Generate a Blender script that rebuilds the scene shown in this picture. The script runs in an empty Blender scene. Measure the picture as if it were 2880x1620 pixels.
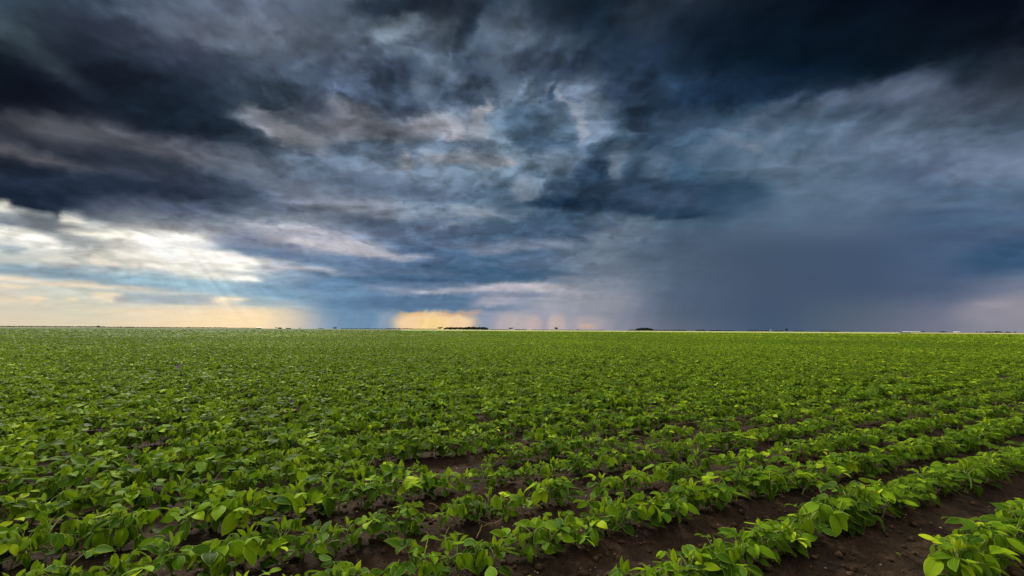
import bpy, math, random
import numpy as np
from mathutils import Vector, Matrix, noise as mnoise

C = bpy.context.scene.collection
R = math.radians
PI = math.pi
scene = bpy.context.scene

# ------------------------------------------------------------------ camera
EYE = 0.80                       # metres above the soil
PITCH, ROLL, LENS = 4.96, 0.33, 17.0
FPX = 2880 * LENS / 36.0
cam_d = bpy.data.cameras.new('camera')
cam = bpy.data.objects.new('camera', cam_d)
C.objects.link(cam)
cam_d.lens = LENS
cam_d.sensor_width = 36.0
cam_d.clip_start = 0.02
cam_d.clip_end = 60000
cam.matrix_world = (Matrix.Translation((0, 0, EYE)) @ Matrix.Rotation(R(90 + PITCH), 4, 'X')
                    @ Matrix.Rotation(R(ROLL), 4, 'Z'))
scene.camera = cam
CM = np.array(cam.matrix_world.to_3x3())

def dir_to_px(az, el):
    """direction -> where it stands in the 2880x1620 photograph (used to read the sky colours off)"""
    d = np.stack([np.sin(az) * np.cos(el), np.cos(az) * np.cos(el), np.sin(el)], -1)
    l = d @ CM
    w = np.maximum(-l[..., 2], 0.05)
    return 1440 + FPX * l[..., 0] / w, 810 - FPX * l[..., 1] / w

def px_dir(x, y):
    v = CM @ np.array([(x - 1440) / FPX, (810 - y) / FPX, -1.0])
    return v / np.linalg.norm(v)

def px_ground(x, y, z=0.0):
    v = px_dir(x, y)
    t = (z - EYE) / v[2]
    return v[0] * t, v[1] * t

# ------------------------------------------------------------------ sky colours by direction
BX = np.arange(13) * 240.0
BY = np.array([0, 90, 180, 270, 360, 450, 540, 630, 720, 810, 880, 926.0])
BASE = '''
52,72,90 58,74,92 78,92,112 102,112,140 84,96,116 35,42,55 48,62,80 20,32,46 38,48,64 15,25,38 5,12,24 10,16,28 14,20,34
62,80,92 48,58,76 80,94,112 98,106,126 78,90,108 84,98,116 74,86,108 34,50,70 30,42,60 14,28,44 8,20,32 13,21,33 16,22,34
22,32,42 34,44,60 46,56,74 66,78,98 72,84,108 70,84,110 60,74,96 42,56,80 28,44,66 14,34,54 6,22,34 20,32,46 38,46,60
12,16,28 16,24,36 30,44,60 58,72,90 76,88,116 64,80,108 78,96,120 66,84,112 40,62,90 24,44,68 50,62,86 70,80,102 60,68,84
52,54,66 72,76,88 34,46,62 84,92,110 140,142,160 136,142,160 96,114,138 66,90,116 62,84,112 72,98,124 82,100,126 78,92,116 72,88,112
36,44,58 62,68,82 74,78,94 80,94,114 92,108,134 110,126,150 104,124,146 72,94,120 60,86,114 86,106,132 80,100,126 94,110,140 104,118,148
40,54,72 34,46,64 48,60,80 68,82,108 112,122,146 92,110,136 84,104,130 40,66,94 42,70,98 84,106,132 90,110,138 74,96,128 80,100,130
150,160,160 104,112,120 70,84,106 140,144,158 130,138,158 78,98,126 70,94,122 82,104,128 70,94,120 76,98,126 78,98,128 66,90,124 78,98,130
205,208,204 190,196,190 240,238,228 150,160,180 92,116,150 70,98,134 54,90,126 92,112,136 76,96,120 66,88,116 64,86,118 68,92,126 52,86,122
210,206,190 200,206,194 160,184,194 106,142,172 86,124,164 110,130,160 140,150,172 140,150,168 86,104,132 68,88,118 66,86,118 72,92,124 110,118,144
216,204,180 216,208,184 238,218,188 246,220,184 106,142,176 110,140,170 150,154,172 150,152,168 84,100,126 66,88,118 86,100,122 104,112,136 140,138,148
224,206,174 226,210,176 240,214,170 252,224,170 112,150,184 120,146,176 150,152,170 150,150,166 100,108,130 66,90,122 92,104,124 112,116,138 136,136,150
'''
base = np.array([[list(map(float, c.split(','))) for c in r.split()] for r in BASE.strip().splitlines()])
# strokes: x, y, half width, half height, tilt (deg, + falls to the right), colour, alpha, softness (0 hard .. 1 soft)
STROKES = []
def S(x, y, rx, ry, t, col, a=1.0, soft=0.6):
    STROKES.append((x, y, rx, ry, t, col, a, soft))
STROKES = [
 # upper left: heavy dark band with paler streaks under it
 (240,270,460,80,9,(19,26,38),.8,.9), (520,330,230,50,12,(24,36,50),.7,.9),
 (300,388,340,24,12,(92,94,104),.8,.9), (70,432,190,20,13,(102,100,108),.85,.8),
 (620,430,260,26,12,(84,88,102),.6,.9), (330,455,330,22,10,(44,54,70),.7,.9),
 (200,525,440,50,6,(32,44,62),.8,.7), (760,110,250,70,6,(104,112,132),.5,.9),
 (60,120,200,34,32,(70,88,102),.6,.9), (420,110,260,34,16,(48,56,74),.6,.9),
 (820,560,200,40,8,(66,78,102),.7,.8), (1060,520,220,22,10,(84,100,128),.7,.8),
 (980,580,190,26,6,(134,136,154),.75,.7), (760,510,170,24,14,(104,110,128),.7,.8),
 (1300,600,180,20,2,(118,128,150),.6,.7),
 # bright opening at the left
 (230,705,470,92,1,(202,206,200),.95,.5), (60,660,180,60,0,(214,216,208),.7,.7),
 (130,572,250,27,9,(26,38,56),.95,.35), (20,582,60,12,18,(242,234,216),.9,.4),
 (100,603,120,12,12,(196,196,190),.8,.6),
 (130,628,110,27,14,(98,108,118),.9,.5), (208,612,36,20,6,(236,230,214),.9,.5),
 (20,628,40,16,8,(92,104,120),.9,.5), (20,690,50,24,10,(150,164,176),.8,.5),
 (430,602,215,50,4,(62,74,96),.98,.35), (600,622,190,32,6,(70,84,112),.9,.5),
 (700,640,180,18,5,(84,98,126),.8,.6),
 (90,662,140,10,5,(246,240,226),.8,.5), (240,684,92,17,8,(120,128,138),.92,.45),
 (365,690,62,17,8,(134,138,144),.9,.5), (300,662,130,8,6,(240,234,220),.8,.5),
 (520,705,270,80,6,(238,226,204),.55,.95), (515,700,125,40,12,(255,254,248),1,.7), (500,705,60,26,8,(255,255,252),1,.8), (455,672,60,16,6,(255,253,246),.9,.6), (610,722,100,26,10,(255,250,240),.9,.6),
 (470,707,32,12,4,(214,214,212),.8,.5),
 (720,686,120,28,7,(112,122,148),.95,.5), (880,668,110,16,6,(122,130,152),.9,.5),
 (800,638,160,10,9,(176,174,184),.9,.6), (870,664,220,10,8,(170,170,182),.7,.6), (930,690,170,15,8,(182,178,184),.9,.55),
 (1060,716,150,8,4,(176,172,182),.8,.6), (860,725,260,14,6,(90,116,150),.9,.6),
 (930,762,170,6,4,(176,178,190),.85,.5), (830,756,120,6,3,(190,186,192),.7,.5),
 (60,682,130,12,4,(240,236,226),.7,.6), (110,760,160,16,4,(168,180,184),.7,.6),
 (165,733,55,12,8,(248,240,224),.9,.4), (175,744,60,9,6,(184,190,190),.8,.5),
 (300,738,50,12,22,(240,228,210),.9,.4), (290,752,70,8,6,(166,178,184),.85,.5), (90,756,18,8,20,(244,232,214),.8,.4),
 (450,757,45,10,6,(250,242,230),.9,.4), (460,768,55,7,4,(190,196,196),.8,.5), (600,760,60,8,6,(206,206,202),.7,.5),
 (690,783,44,9,5,(253,247,234),.9,.5), (620,774,40,6,5,(240,234,222),.8,.5),
 (240,778,330,18,5,(138,164,182),.85,.6), (560,806,280,22,8,(146,178,194),.85,.6), (820,828,130,16,6,(120,156,182),.7,.7),
 (120,794,190,5,5,(236,214,186),.9,.4), (330,806,160,6,6,(226,206,180),.7,.5), (40,806,40,2,1,(244,222,190),.9,.3),
 (500,832,210,14,4,(186,188,184),.6,.7),
 (440,840,150,14,3,(166,176,182),.9,.4), (305,833,46,13,6,(244,224,192),.9,.35), (345,842,26,9,4,(172,176,176),.8,.4),
 (655,848,56,11,4,(246,224,188),.9,.35), (90,835,36,5,5,(246,218,178),.8,.4), (40,845,90,8,6,(222,204,176),.8,.5),
 (205,842,14,3,0,(244,218,178),.8,.4), (760,858,110,9,3,(150,174,188),.8,.5),
 (450,880,160,6,2,(240,216,178),.6,.6), (300,910,330,3,.5,(238,214,182),.6,.5),
 (700,905,170,32,0,(254,224,176),.8,1.2),
 # rain column, shelf and golden gaps low in the middle
 (985,868,100,75,0,(100,140,178),.95,1.1), (850,905,70,36,6,(196,184,178),.45,1.2),
 (1250,852,290,24,0,(78,114,152),.9,.5),
 (1090,905,24,30,0,(150,160,176),.6,.7),
 (1222,910,114,34,0,(249,208,158),.95,.3), (1215,915,44,24,0,(253,215,140),.75,.7), (1320,880,34,9,4,(184,158,146),.8,.5),
 (1160,884,40,6,0,(236,186,130),.7,.5), (1270,884,50,4,0,(190,150,120),.6,.5),
 (1445,912,50,28,0,(196,178,174),.7,.8), (1503,912,22,24,0,(206,178,166),.6,.7), (1566,912,26,30,0,(210,184,170),.7,.7),
 (1652,910,56,22,0,(196,176,172),.7,.7), (1650,917,24,5,0,(240,186,152),.6,.6), (1605,905,14,30,0,(160,156,166),.6,.6),
 (1600,845,170,34,0,(166,164,174),.8,.7), (1420,842,90,20,-4,(140,148,168),.7,.6),
 (1300,772,320,26,0,(54,90,126),.9,.6), (1130,765,160,10,2,(104,120,150),.5,.7),
 (1280,817,150,5,-3,(170,170,182),.9,.5), (1440,806,110,10,-3,(186,180,188),.9,.45), (1560,814,110,10,7,(184,180,188),.8,.5), (1200,800,120,8,3,(84,112,146),.7,.6),
 (1090,812,60,8,5,(130,142,166),.7,.6), (1400,846,70,14,-12,(168,166,178),.7,.6), (1600,782,60,5,2,(150,152,168),.7,.6),
 (1700,800,70,10,-6,(150,154,170),.6,.7), (1470,828,80,8,0,(112,126,154),.7,.6),
 # centre: torn cloud
 (1250,220,230,60,-14,(62,76,100),.8,.7), (1420,190,200,50,-20,(62,74,94),.6,.8), (1100,0,110,36,0,(30,40,54),.9,.6),
 (1325,70,22,110,12,(34,46,62),.8,.7), (1100,80,70,36,-20,(120,132,152),.85,.7), (1210,90,50,30,0,(104,116,136),.6,.8),
 (1200,170,120,24,30,(104,116,138),.6,.8), (1290,150,60,30,0,(80,94,112),.6,.8), (1440,80,40,110,10,(92,104,124),.5,.9),
 (800,362,130,26,24,(166,162,176),.9,.6), (720,330,90,12,10,(104,114,132),.6,.7), (985,330,70,32,0,(150,148,166),.8,.6), (1100,390,150,20,0,(130,134,152),.7,.7),
 (1215,348,60,36,-10,(164,160,176),.9,.55), (1275,372,26,34,0,(170,164,178),.8,.5), (1348,322,22,44,12,(168,164,178),.9,.5),
 (1340,370,50,40,0,(146,150,168),.7,.6), (1200,260,30,40,0,(110,122,144),.5,.8), (1060,420,140,18,0,(84,100,128),.8,.6),
 (1320,448,130,18,-2,(150,152,168),.9,.5), (1145,452,16,26,0,(152,152,166),.9,.5), (1425,458,26,10,0,(166,162,174),.9,.5), (1250,410,120,16,0,(88,106,132),.8,.6),
 (1460,280,60,50,0,(104,120,144),.6,.8), (1480,350,70,50,10,(62,84,110),.8,.6), (1590,400,130,26,0,(58,80,108),.85,.5), (1400,540,90,20,-6,(74,96,124),.7,.7),
 (1480,522,42,26,0,(130,138,158),.8,.6), (1500,555,50,14,0,(144,148,166),.7,.6), (1440,575,170,8,0,(64,88,116),.6,.7), (1330,582,80,8,0,(130,138,158),.7,.6), (1560,480,120,26,-10,(86,104,130),.6,.7),
 (1660,300,60,100,-8,(112,124,148),.7,.7), (1611,290,9,48,-16,(150,152,170),.6,.8), (1632,350,12,30,8,(158,160,176),.7,.7), (1577,262,10,24,0,(46,70,96),.9,.4), (1562,252,7,14,0,(128,132,152),.5,.7),
 (1628,290,8,22,-20,(78,96,124),.8,.4), (1770,260,70,36,-6,(44,60,88),.8,.6), (1790,330,36,80,-6,(52,70,98),.75,.6), (1700,400,60,20,-8,(66,90,118),.6,.7),
 (1840,400,30,50,-8,(48,70,98),.7,.6), (1600,445,70,30,-10,(104,118,142),.7,.6), (1740,470,22,50,6,(112,124,148),.75,.5), (1670,500,40,80,10,(42,62,90),.85,.6), (1860,470,40,40,0,(90,106,132),.5,.7),
 (1740,556,240,48,0,(44,62,86),.9,.5), (1745,588,240,20,3,(24,44,68),.98,.35), (1900,560,140,30,-4,(56,76,106),.8,.6), (2070,560,100,56,-8,(44,74,104),.9,.5), (1890,596,80,10,-4,(40,66,94),.85,.5),
 (1745,650,110,40,-8,(92,110,132),.85,.5), (1680,760,90,130,8,(108,120,138),.5,1.1), (2120,790,310,180,4,(62,82,106),.4,1.25), (1600,622,150,30,-6,(56,80,108),.85,.5), (1700,618,60,22,0,(80,96,120),.7,.5), (1560,650,110,20,-3,(62,84,112),.8,.5), (1630,676,40,16,20,(56,78,106),.8,.5),
 (1724,671,9,4,20,(60,76,100),.7,.6), (1470,690,200,14,-2,(116,126,148),.7,.6), (1380,706,60,12,-6,(130,136,154),.6,.6), (1500,735,80,26,0,(84,106,134),.6,.7), (1300,690,120,12,2,(88,106,134),.6,.6),
 (1250,636,70,8,0,(148,148,164),.8,.5), (1340,600,60,6,0,(140,144,162),.7,.5), (1150,640,200,22,3,(78,96,126),.7,.7),
 # right: dark roof of the storm, pale ridges, streaks
 (2300,110,420,110,-3,(11,22,35),.6,.9), (1700,60,80,60,0,(22,34,48),.7,.8), (1800,50,70,60,20,(48,56,70),.5,.9),
 (2080,250,260,30,-14,(20,38,62),.7,.9), (2110,345,170,14,-27,(88,106,134),.8,.6), (2080,405,60,18,6,(116,126,150),.9,.5), (2160,375,60,24,-20,(100,114,142),.7,.6),
 (2420,268,230,26,-17,(90,102,130),.8,.7), (2560,250,90,24,-16,(96,104,132),.6,.8), (2000,420,60,20,-30,(84,104,130),.7,.7), (2150,360,170,14,-28,(56,82,108),.4,.7),
 (2500,350,110,16,-32,(104,116,144),.5,.7), (2340,390,60,10,-40,(100,114,142),.4,.7), (2440,430,260,14,-8,(100,116,146),.5,.8), (2620,480,220,24,-8,(72,90,120),.75,.7),
 (2820,470,170,36,-6,(106,118,148),.7,.8), (2700,560,260,16,-6,(90,108,138),.6,.8), (2850,548,180,14,-4,(70,96,126),.8,.6), (2820,620,240,20,-6,(70,96,130),.7,.7), (2870,715,180,44,-12,(48,82,118),.8,.7),
 (2860,870,170,42,-6,(142,138,154),.8,.6), (2800,856,60,8,0,(154,146,160),.6,.6), (2250,600,200,60,0,(88,110,138),.5,.9),
]

def bicubic_base(X, Y):
    """smooth lookup of the base table"""
    def w(t):
        return t * t * (3 - 2 * t)
    ix = np.clip(X / 240.0, 0, 11.9999)
    i0 = ix.astype(int)
    fx = (0.5 * w(ix - i0) + 0.5 * (ix - i0))[..., None]
    iy = np.interp(Y, BY, np.arange(len(BY)))
    iy = np.clip(iy, 0, len(BY) - 1.0001)
    j0 = iy.astype(int)
    fy = (0.5 * w(iy - j0) + 0.5 * (iy - j0))[..., None]
    a = base[j0, i0] * (1 - fx) + base[j0, i0 + 1] * fx
    b = base[j0 + 1, i0] * (1 - fx) + base[j0 + 1, i0 + 1] * fx
    return a * (1 - fy) + b * fy

rs = np.random.RandomState(5)
def vnoise(X, Y, seed):
    """cheap value noise on arrays"""
    r = np.random.RandomState(seed)
    T = r.rand(64, 64) * 2 - 1
    xi = np.floor(X).astype(int); yi = np.floor(Y).astype(int)
    fx = X - xi; fy = Y - yi
    fx = fx * fx * (3 - 2 * fx); fy = fy * fy * (3 - 2 * fy)
    a = T[yi % 64, xi % 64]; b = T[yi % 64, (xi + 1) % 64]
    c = T[(yi + 1) % 64, xi % 64]; d = T[(yi + 1) % 64, (xi + 1) % 64]
    return (a * (1 - fx) + b * fx) * (1 - fy) + (c * (1 - fx) + d * fx) * fy
def fbm(X, Y, seed, oct=4, gain=.5):
    s = 0; a = 1.0; t = 0
    for k in range(oct):
        s = s + a * vnoise(X * 2 ** k + 7.3 * k, Y * 2 ** k + 3.1 * k, seed + k)
        t += a; a *= gain
    return s / t

NAZ, NEL = 400, 84
AZ0, AZ1 = -54.0, 54.0
# rows of elevation: close together near the horizon, wider apart above
els = np.concatenate([[-.4], np.linspace(0.05, 1, NEL - 1) ** 1.35 * 38.0])
azs = np.linspace(AZ0, AZ1, NAZ)
A, E = np.meshgrid(np.radians(azs), np.radians(els))
PX, PY = dir_to_px(A, E)
PXc, PYc = np.clip(PX, -60, 2940), np.clip(PY, -200, 926)
img = bicubic_base(PXc, PYc)
k = np.clip((926 - PYc) / 480, .08, 1)
WX = PXc + 34 * k * fbm(PXc / 100, PYc / 60, 11, 6, .6)
WY = PYc + 22 * k * fbm(PXc / 110, PYc / 55, 31, 6, .6)
for (x, y, rx, ry, t, col, a, soft) in STROKES:
    c_, s_ = math.cos(R(t)), math.sin(R(t))
    dx, dy = WX - x, WY - y
    u = (dx * c_ + dy * s_) / rx
    v = (-dx * s_ + dy * c_) / ry
    d = (np.abs(u) ** 2.3 + np.abs(v) ** 2.3) ** (1 / 2.3)
    lo, hi = 1 - soft * .75, 1 + soft * .75
    m = np.clip((hi - d) / (hi - lo), 0, 1)
    m = (m * m * (3 - 2 * m) * a)[..., None]
    img = img * (1 - m) + np.array(col, float) * m
# small billows: each a soft lump, lit on its upper left, flat and dark below
rp = np.random.RandomState(21)
def bumpa(x, y, cx, cy, rx, ry):
    return math.exp(-(((x - cx) / rx) ** 2 + ((y - cy) / ry) ** 2))
for n in range(900):
    x, y = rp.uniform(-50, 2930), rp.uniform(-40, 860) 
    w = .35 + .9 * bumpa(x, y, 1350, 350, 620, 300) - .34 * bumpa(x, y, 2350, 740, 620, 230) + .5 * bumpa(x, y, 150, 690, 400, 70)
    w *= 1 - .6 * bumpa(x, y, 2400, 120, 500, 140)
    if x > 1900 and y > 520: w *= .12
    sc = .35 + .65 * (1 - y / 900.0)
    rx = rp.uniform(22, 85) * sc * (1.5 if x < 800 else 1.0); ry = rx * rp.uniform(.35, .75) * (.45 if x < 800 else 1) * (.55 if y > 500 else 1)
    t = R(rp.normal(8 if x < 1200 else -14, 14))
    dx, dy = WX - x, WY - y
    sel = (np.abs(dx) < 2 * rx) & (np.abs(dy) < 2 * rx)
    if not sel.any(): continue
    dx, dy = dx[sel], dy[sel]
    u = (dx * math.cos(t) + dy * math.sin(t)) / rx
    v = (-dx * math.sin(t) + dy * math.cos(t)) / ry
    d = np.sqrt(u * u + v * v)
    mm = np.clip((1.12 - d) / .42, 0, 1); mm = mm * mm * (3 - 2 * mm)
    sh = np.clip(-.75 * v - .45 * u, -1.2, 1.2)
    img[sel] *= (1 + (.26 * w * mm * sh))[..., None]
capv = 158 + 104 * np.clip((PYc - 520) / 80, 0, 1)[..., None]
img = img * (1 - .10 * np.exp(-(((PXc - 950) / 620) ** 2 + ((PYc - 130) / 190) ** 2)))[..., None]
g0 = img.mean(-1, keepdims=True)
img = img * np.where(g0 > capv - 34, (capv - 34 + (g0 - capv + 34) * .4) / np.maximum(g0, 1), 1)
grey = img.mean(-1, keepdims=True)
img = grey + (img - grey) * np.where(grey < 150, .80, .95)
img = img * np.where((PYc < 640) & (PXc > 600), 1, 0)[..., None] * np.array([-.03, 0, -.01]) + img
img = img + 7 * np.clip(1 - grey / 60, 0, 1)
SKYMAP = np.clip(img / 255.0, 0, 1)

# second, coarse map: how torn the cloud is, how streaky with rain, how many sun rays
def bump(X, Y, x, y, rx, ry):
    return np.exp(-(((X - x) / rx) ** 2 + ((Y - y) / ry) ** 2))
NE2 = 10
els2 = np.linspace(0, 40, NE2)
A2, E2 = np.meshgrid(np.radians(azs[::4]), np.radians(els2))
QX, QY = dir_to_px(A2, E2)
det = .50 + .5 * bump(QX, QY, 1350, 330, 600, 260) - .62 * bump(QX, QY, 2300, 740, 620, 230) - .3 * bump(QX, QY, 2400, 100, 500, 120) \
      - .18 * bump(QX, QY, 200, 280, 500, 200)
det = det * np.clip((926 - QY) / 120, .12, 1)
rain = .5 * bump(QX, QY, 1800, 780, 200, 130) + 1.0 * bump(QX, QY, 1250, 905, 520, 60)
rays = 1.0 * bump(QX, QY, 640, 785, 190, 44) + .25 * bump(QX, QY, 420, 850, 250, 60)
DETMAP = np.clip(np.stack([det, rain, rays], -1), 0, 1)

# ------------------------------------------------------------------ node helper
class NT:
    def __init__(self, tree):
        self.t = tree; self.n = tree.nodes; self.l = tree.links
        self.n.clear()
    def node(self, kind, **kw):
        nd = self.n.new(kind)
        for k_, v_ in kw.items():
            setattr(nd, k_, v_)
        return nd
    def put(self, sock, v):
        if v is None: return
        if hasattr(v, 'is_output'): self.l.new(v, sock)
        else: sock.default_value = v
    def m(self, op, a, b=None, c=None, clamp=False):
        nd = self.node('ShaderNodeMath', operation=op, use_clamp=clamp)
        for i, v in enumerate((a, b, c)):
            self.put(nd.inputs[i], v)
        return nd.outputs[0]
    def v(self, op, a, b=None, s=None):
        nd = self.node('ShaderNodeVectorMath', operation=op)
        self.put(nd.inputs[0], a)
        if b is not None: self.put(nd.inputs[1], b)
        if s is not None: self.put(nd.inputs['Scale'], s)
        return nd.outputs[0]
    def xyz(self, x, y, z):
        nd = self.node('ShaderNodeCombineXYZ')
        for i, q in enumerate((x, y, z)): self.put(nd.inputs[i], q)
        return nd.outputs[0]
    def sep(self, v):
        nd = self.node('ShaderNodeSeparateXYZ'); self.put(nd.inputs[0], v)
        return nd.outputs
    def mix(self, f, a, b, blend='MIX'):
        nd = self.node('ShaderNodeMix', data_type='RGBA', blend_type=blend)
        self.put(nd.inputs[0], f); self.put(nd.inputs[6], a); self.put(nd.inputs[7], b)
        return nd.outputs[2]
    def noise(self, vec, scale=1, detail=2, rough=.5, dist=0, dim='3D', color=False):
        nd = self.node('ShaderNodeTexNoise', noise_dimensions=dim)
        self.put(nd.inputs['W' if dim == '1D' else 'Vector'], vec)
        self.put(nd.inputs['Scale'], scale); self.put(nd.inputs['Detail'], detail)
        self.put(nd.inputs['Roughness'], rough); self.put(nd.inputs['Distortion'], dist)
        return nd.outputs[1 if color else 0]
    def rng(self, x, a, b, c=0.0, d=1.0, smooth=False):
        nd = self.node('ShaderNodeMapRange')
        if smooth: nd.interpolation_type = 'SMOOTHSTEP'
        for i, q in enumerate((x, a, b, c, d)): self.put(nd.inputs[i], q)
        return nd.outputs[0]
    def ramp(self, f, stops, interp='LINEAR'):
        nd = self.node('ShaderNodeValToRGB'); cr = nd.color_ramp; cr.interpolation = interp
        while len(cr.elements) > 1: cr.elements.remove(cr.elements[-1])
        cr.elements[0].position = stops[0][0]; cr.elements[0].color = (*stops[0][1], 1)
        for p_, c_ in stops[1:]:
            e = cr.elements.new(p_); e.color = (*c_, 1)
        self.put(nd.inputs[0], f)
        return nd.outputs[0]

def curve_row(nt, tvec, xs, rows):
    """one RGB-curves node holding a whole row of sky colours along the azimuth"""
    nd = nt.node('ShaderNodeRGBCurve')
    cm = nd.mapping
    cm.extend = 'HORIZONTAL'
    for ch in range(3):
        cu = cm.curves[ch]
        pts = cu.points
        for _ in range(len(xs) - 2):
            pts.new(0.5, 0.5)
        for i, (x, y) in enumerate(zip(xs, rows[:, ch])):
            pts[i].location = (float(x), float(y))
            pts[i].handle_type = 'VECTOR'
    cm.update()
    nt.put(nd.inputs['Color'], tvec)
    return nd.outputs[0]

# ------------------------------------------------------------------ world
SUN_AZ, SUN_EL = -33.0, 42.0
SKYFILL = 1.55
world = bpy.data.worlds.new('World')
scene.world = world
world.use_nodes = True
nt = NT(world.node_tree)
D = nt.node('ShaderNodeTexCoord').outputs['Generated']
D = nt.v('NORMALIZE', D)
dx, dy, dz = nt.sep(D)[:3]
az = nt.m('MULTIPLY', nt.m('ARCTAN2', dx, dy), 180 / PI)
el = nt.m('MULTIPLY', nt.m('ARCSINE', dz), 180 / PI)
# cloud-layer coordinates: flat sheets of cloud seen in perspective
inv = nt.m('DIVIDE', 1.0, nt.m('ADD', nt.m('MAXIMUM', dz, 0.0), 0.20))
P = nt.xyz(nt.m('MULTIPLY', dx, inv), nt.m('MULTIPLY', dy, inv), 0.0)
# coarse map lookups
t0 = nt.rng(az, AZ0, AZ1)
tv = nt.xyz(t0, t0, t0)
v2 = nt.rng(el, 0, 40, 0, NE2 - 1)
acc = None
xs2 = (azs[::4] - AZ0) / (AZ1 - AZ0)
for j in range(NE2):
    c = curve_row(nt, tv, xs2, DETMAP[j])
    acc = c if acc is None else nt.mix(nt.m('SUBTRACT', v2, float(j - 1), clamp=True), acc, c)
detS, rainS, rayS = nt.sep(acc)[:3]
# warp of the lookup: torn cloud edges
w1 = nt.noise(P, 4.2, 6, .6, .0, '2D', color=True)
wx, wy, wz = nt.sep(w1)[:3]
wsc = nt.m('MULTIPLY', nt.rng(el, 3, 26, .4, 4.2), nt.m('ADD', detS, .12))
az_w = nt.m('MULTIPLY_ADD', nt.m('SUBTRACT', wx, .5), nt.m('MULTIPLY', wsc, 1.5), az)
el_w = nt.m('MULTIPLY_ADD', nt.m('SUBTRACT', wy, .5), wsc, el)
# rain shafts: near vertical streaks that lean a little
slant = nt.m('MULTIPLY_ADD', el, -.35, az)
rn = nt.noise(nt.xyz(slant, nt.m('MULTIPLY', el, .12), 3.0), .8, 4, .6, 0, '2D')
rn = nt.m('MULTIPLY', nt.m('SUBTRACT', rn, .5), rainS)
el_w = nt.m('MULTIPLY_ADD', rn, nt.rng(el, 0, 5, 1.0, 3.0), el_w)
az_w = nt.m('MULTIPLY_ADD', nt.m('MULTIPLY', rn, el), .05, az_w)
tt = nt.rng(az_w, AZ0, AZ1)
tv = nt.xyz(tt, tt, tt)
fc = nt.node('ShaderNodeFloatCurve')
pts = fc.mapping.curves[0].points
for _ in range(NEL - 2): pts.new(.5, .5)
for i in range(NEL):
    pts[i].location = ((els[i] + .4) / 38.4, i / (NEL - 1)); pts[i].handle_type = 'VECTOR'
fc.mapping.update()
nt.put(fc.inputs['Value'], nt.rng(el_w, -.4, 38.0))
vv = nt.m('MULTIPLY', fc.outputs[0], float(NEL - 1))
halves = []
fr = [nt.m('SUBTRACT', vv, float(j - 1), clamp=True) for j in range(NEL)]
for (a0, a1) in ((AZ0, 0.0), (0.0, AZ1)):
    tt = nt.rng(az_w, a0, a1)
    tv = nt.xyz(tt, tt, tt)
    idx_ = [i for i in range(NAZ) if a0 - .3 <= azs[i] <= a1 + .3]
    xs = np.clip((azs[idx_] - a0) / (a1 - a0), 0, 1)
    acc = None
    for j in range(NEL):
        c = curve_row(nt, tv, xs, SKYMAP[j][idx_])
        acc = c if acc is None else nt.mix(fr[j], acc, c)
    halves.append(acc)
acc = nt.mix(nt.m('GREATER_THAN', az_w, 0.0), halves[0], halves[1])
# torn sheets of lower cloud: crisp-edged, darker than what they cover, with a thin lit rim
lay = None
for (off, scl_, lo, wid, amp) in (((2.1, 7.7, 0), 1.9, .49, .07, .26), ((9.4, 1.2, 0), 4.6, .53, .07, .10)):
    nz = nt.noise(nt.v('ADD', P, off), scl_, 7, .54, .2, '2D')
    mk = nt.rng(nz, lo, lo + wid, 0, 1, True)
    body = nt.m('MULTIPLY', mk, nt.rng(nz, lo, lo + .22, .25, 1.0))
    rim = nt.m('MULTIPLY', nt.rng(nz, lo - .07, lo, 0, 1, True), nt.m('SUBTRACT', 1.0, mk))
    q_ = nt.m('MULTIPLY', nt.m('SUBTRACT', nt.m('MULTIPLY', rim, .55), nt.m('SUBTRACT', body, .22)), amp)
    lay = q_ if lay is None else nt.m('ADD', lay, q_)
lay = nt.m('MULTIPLY', lay, nt.m('MULTIPLY', nt.m('ADD', detS, .03), nt.rng(el, 1.5, 9, .1, 1.0)))
# fine relief of the cloud: light from the side of the opening picks out the billows
q1 = nt.noise(nt.v('ADD', P, (5.1, 2.2, 0)), 5.0, 8, .55, .1, '2D')
q2 = nt.noise(nt.v('ADD', P, (5.1 - .05, 2.2 + .06, 0)), 5.0, 5, .5, .1, '2D')
emb = nt.m('MULTIPLY', nt.m('SUBTRACT', q1, q2), 1.0)
rel = nt.m('ADD', emb, nt.m('MULTIPLY', nt.m('SUBTRACT', q1, .5), .75))
# billows: creased, rounded lumps
b1 = nt.noise(nt.v('ADD', P, (1.3, 8.8, 0)), 7.0, 2, .5, .6, '2D')
b2 = nt.noise(nt.v('ADD', P, (3.9, 4.8, 0)), 17.0, 3, .55, .5, '2D')
bil = nt.m('ADD', nt.m('MULTIPLY', nt.m('ABSOLUTE', nt.m('SUBTRACT', b1, .5)), 1.5), nt.m('MULTIPLY', nt.m('ABSOLUTE', nt.m('SUBTRACT', b2, .5)), .9))
rel = nt.m('ADD', rel, nt.m('MULTIPLY', nt.m('SUBTRACT', bil, .24), nt.m('MULTIPLY', detS, .45)))
rel = nt.m('MULTIPLY', rel, nt.m('MULTIPLY', nt.m('ADD', detS, .02), .55))
rel = nt.m('MULTIPLY', rel, nt.rng(el, 0, 12, .35, 1.0))
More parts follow.
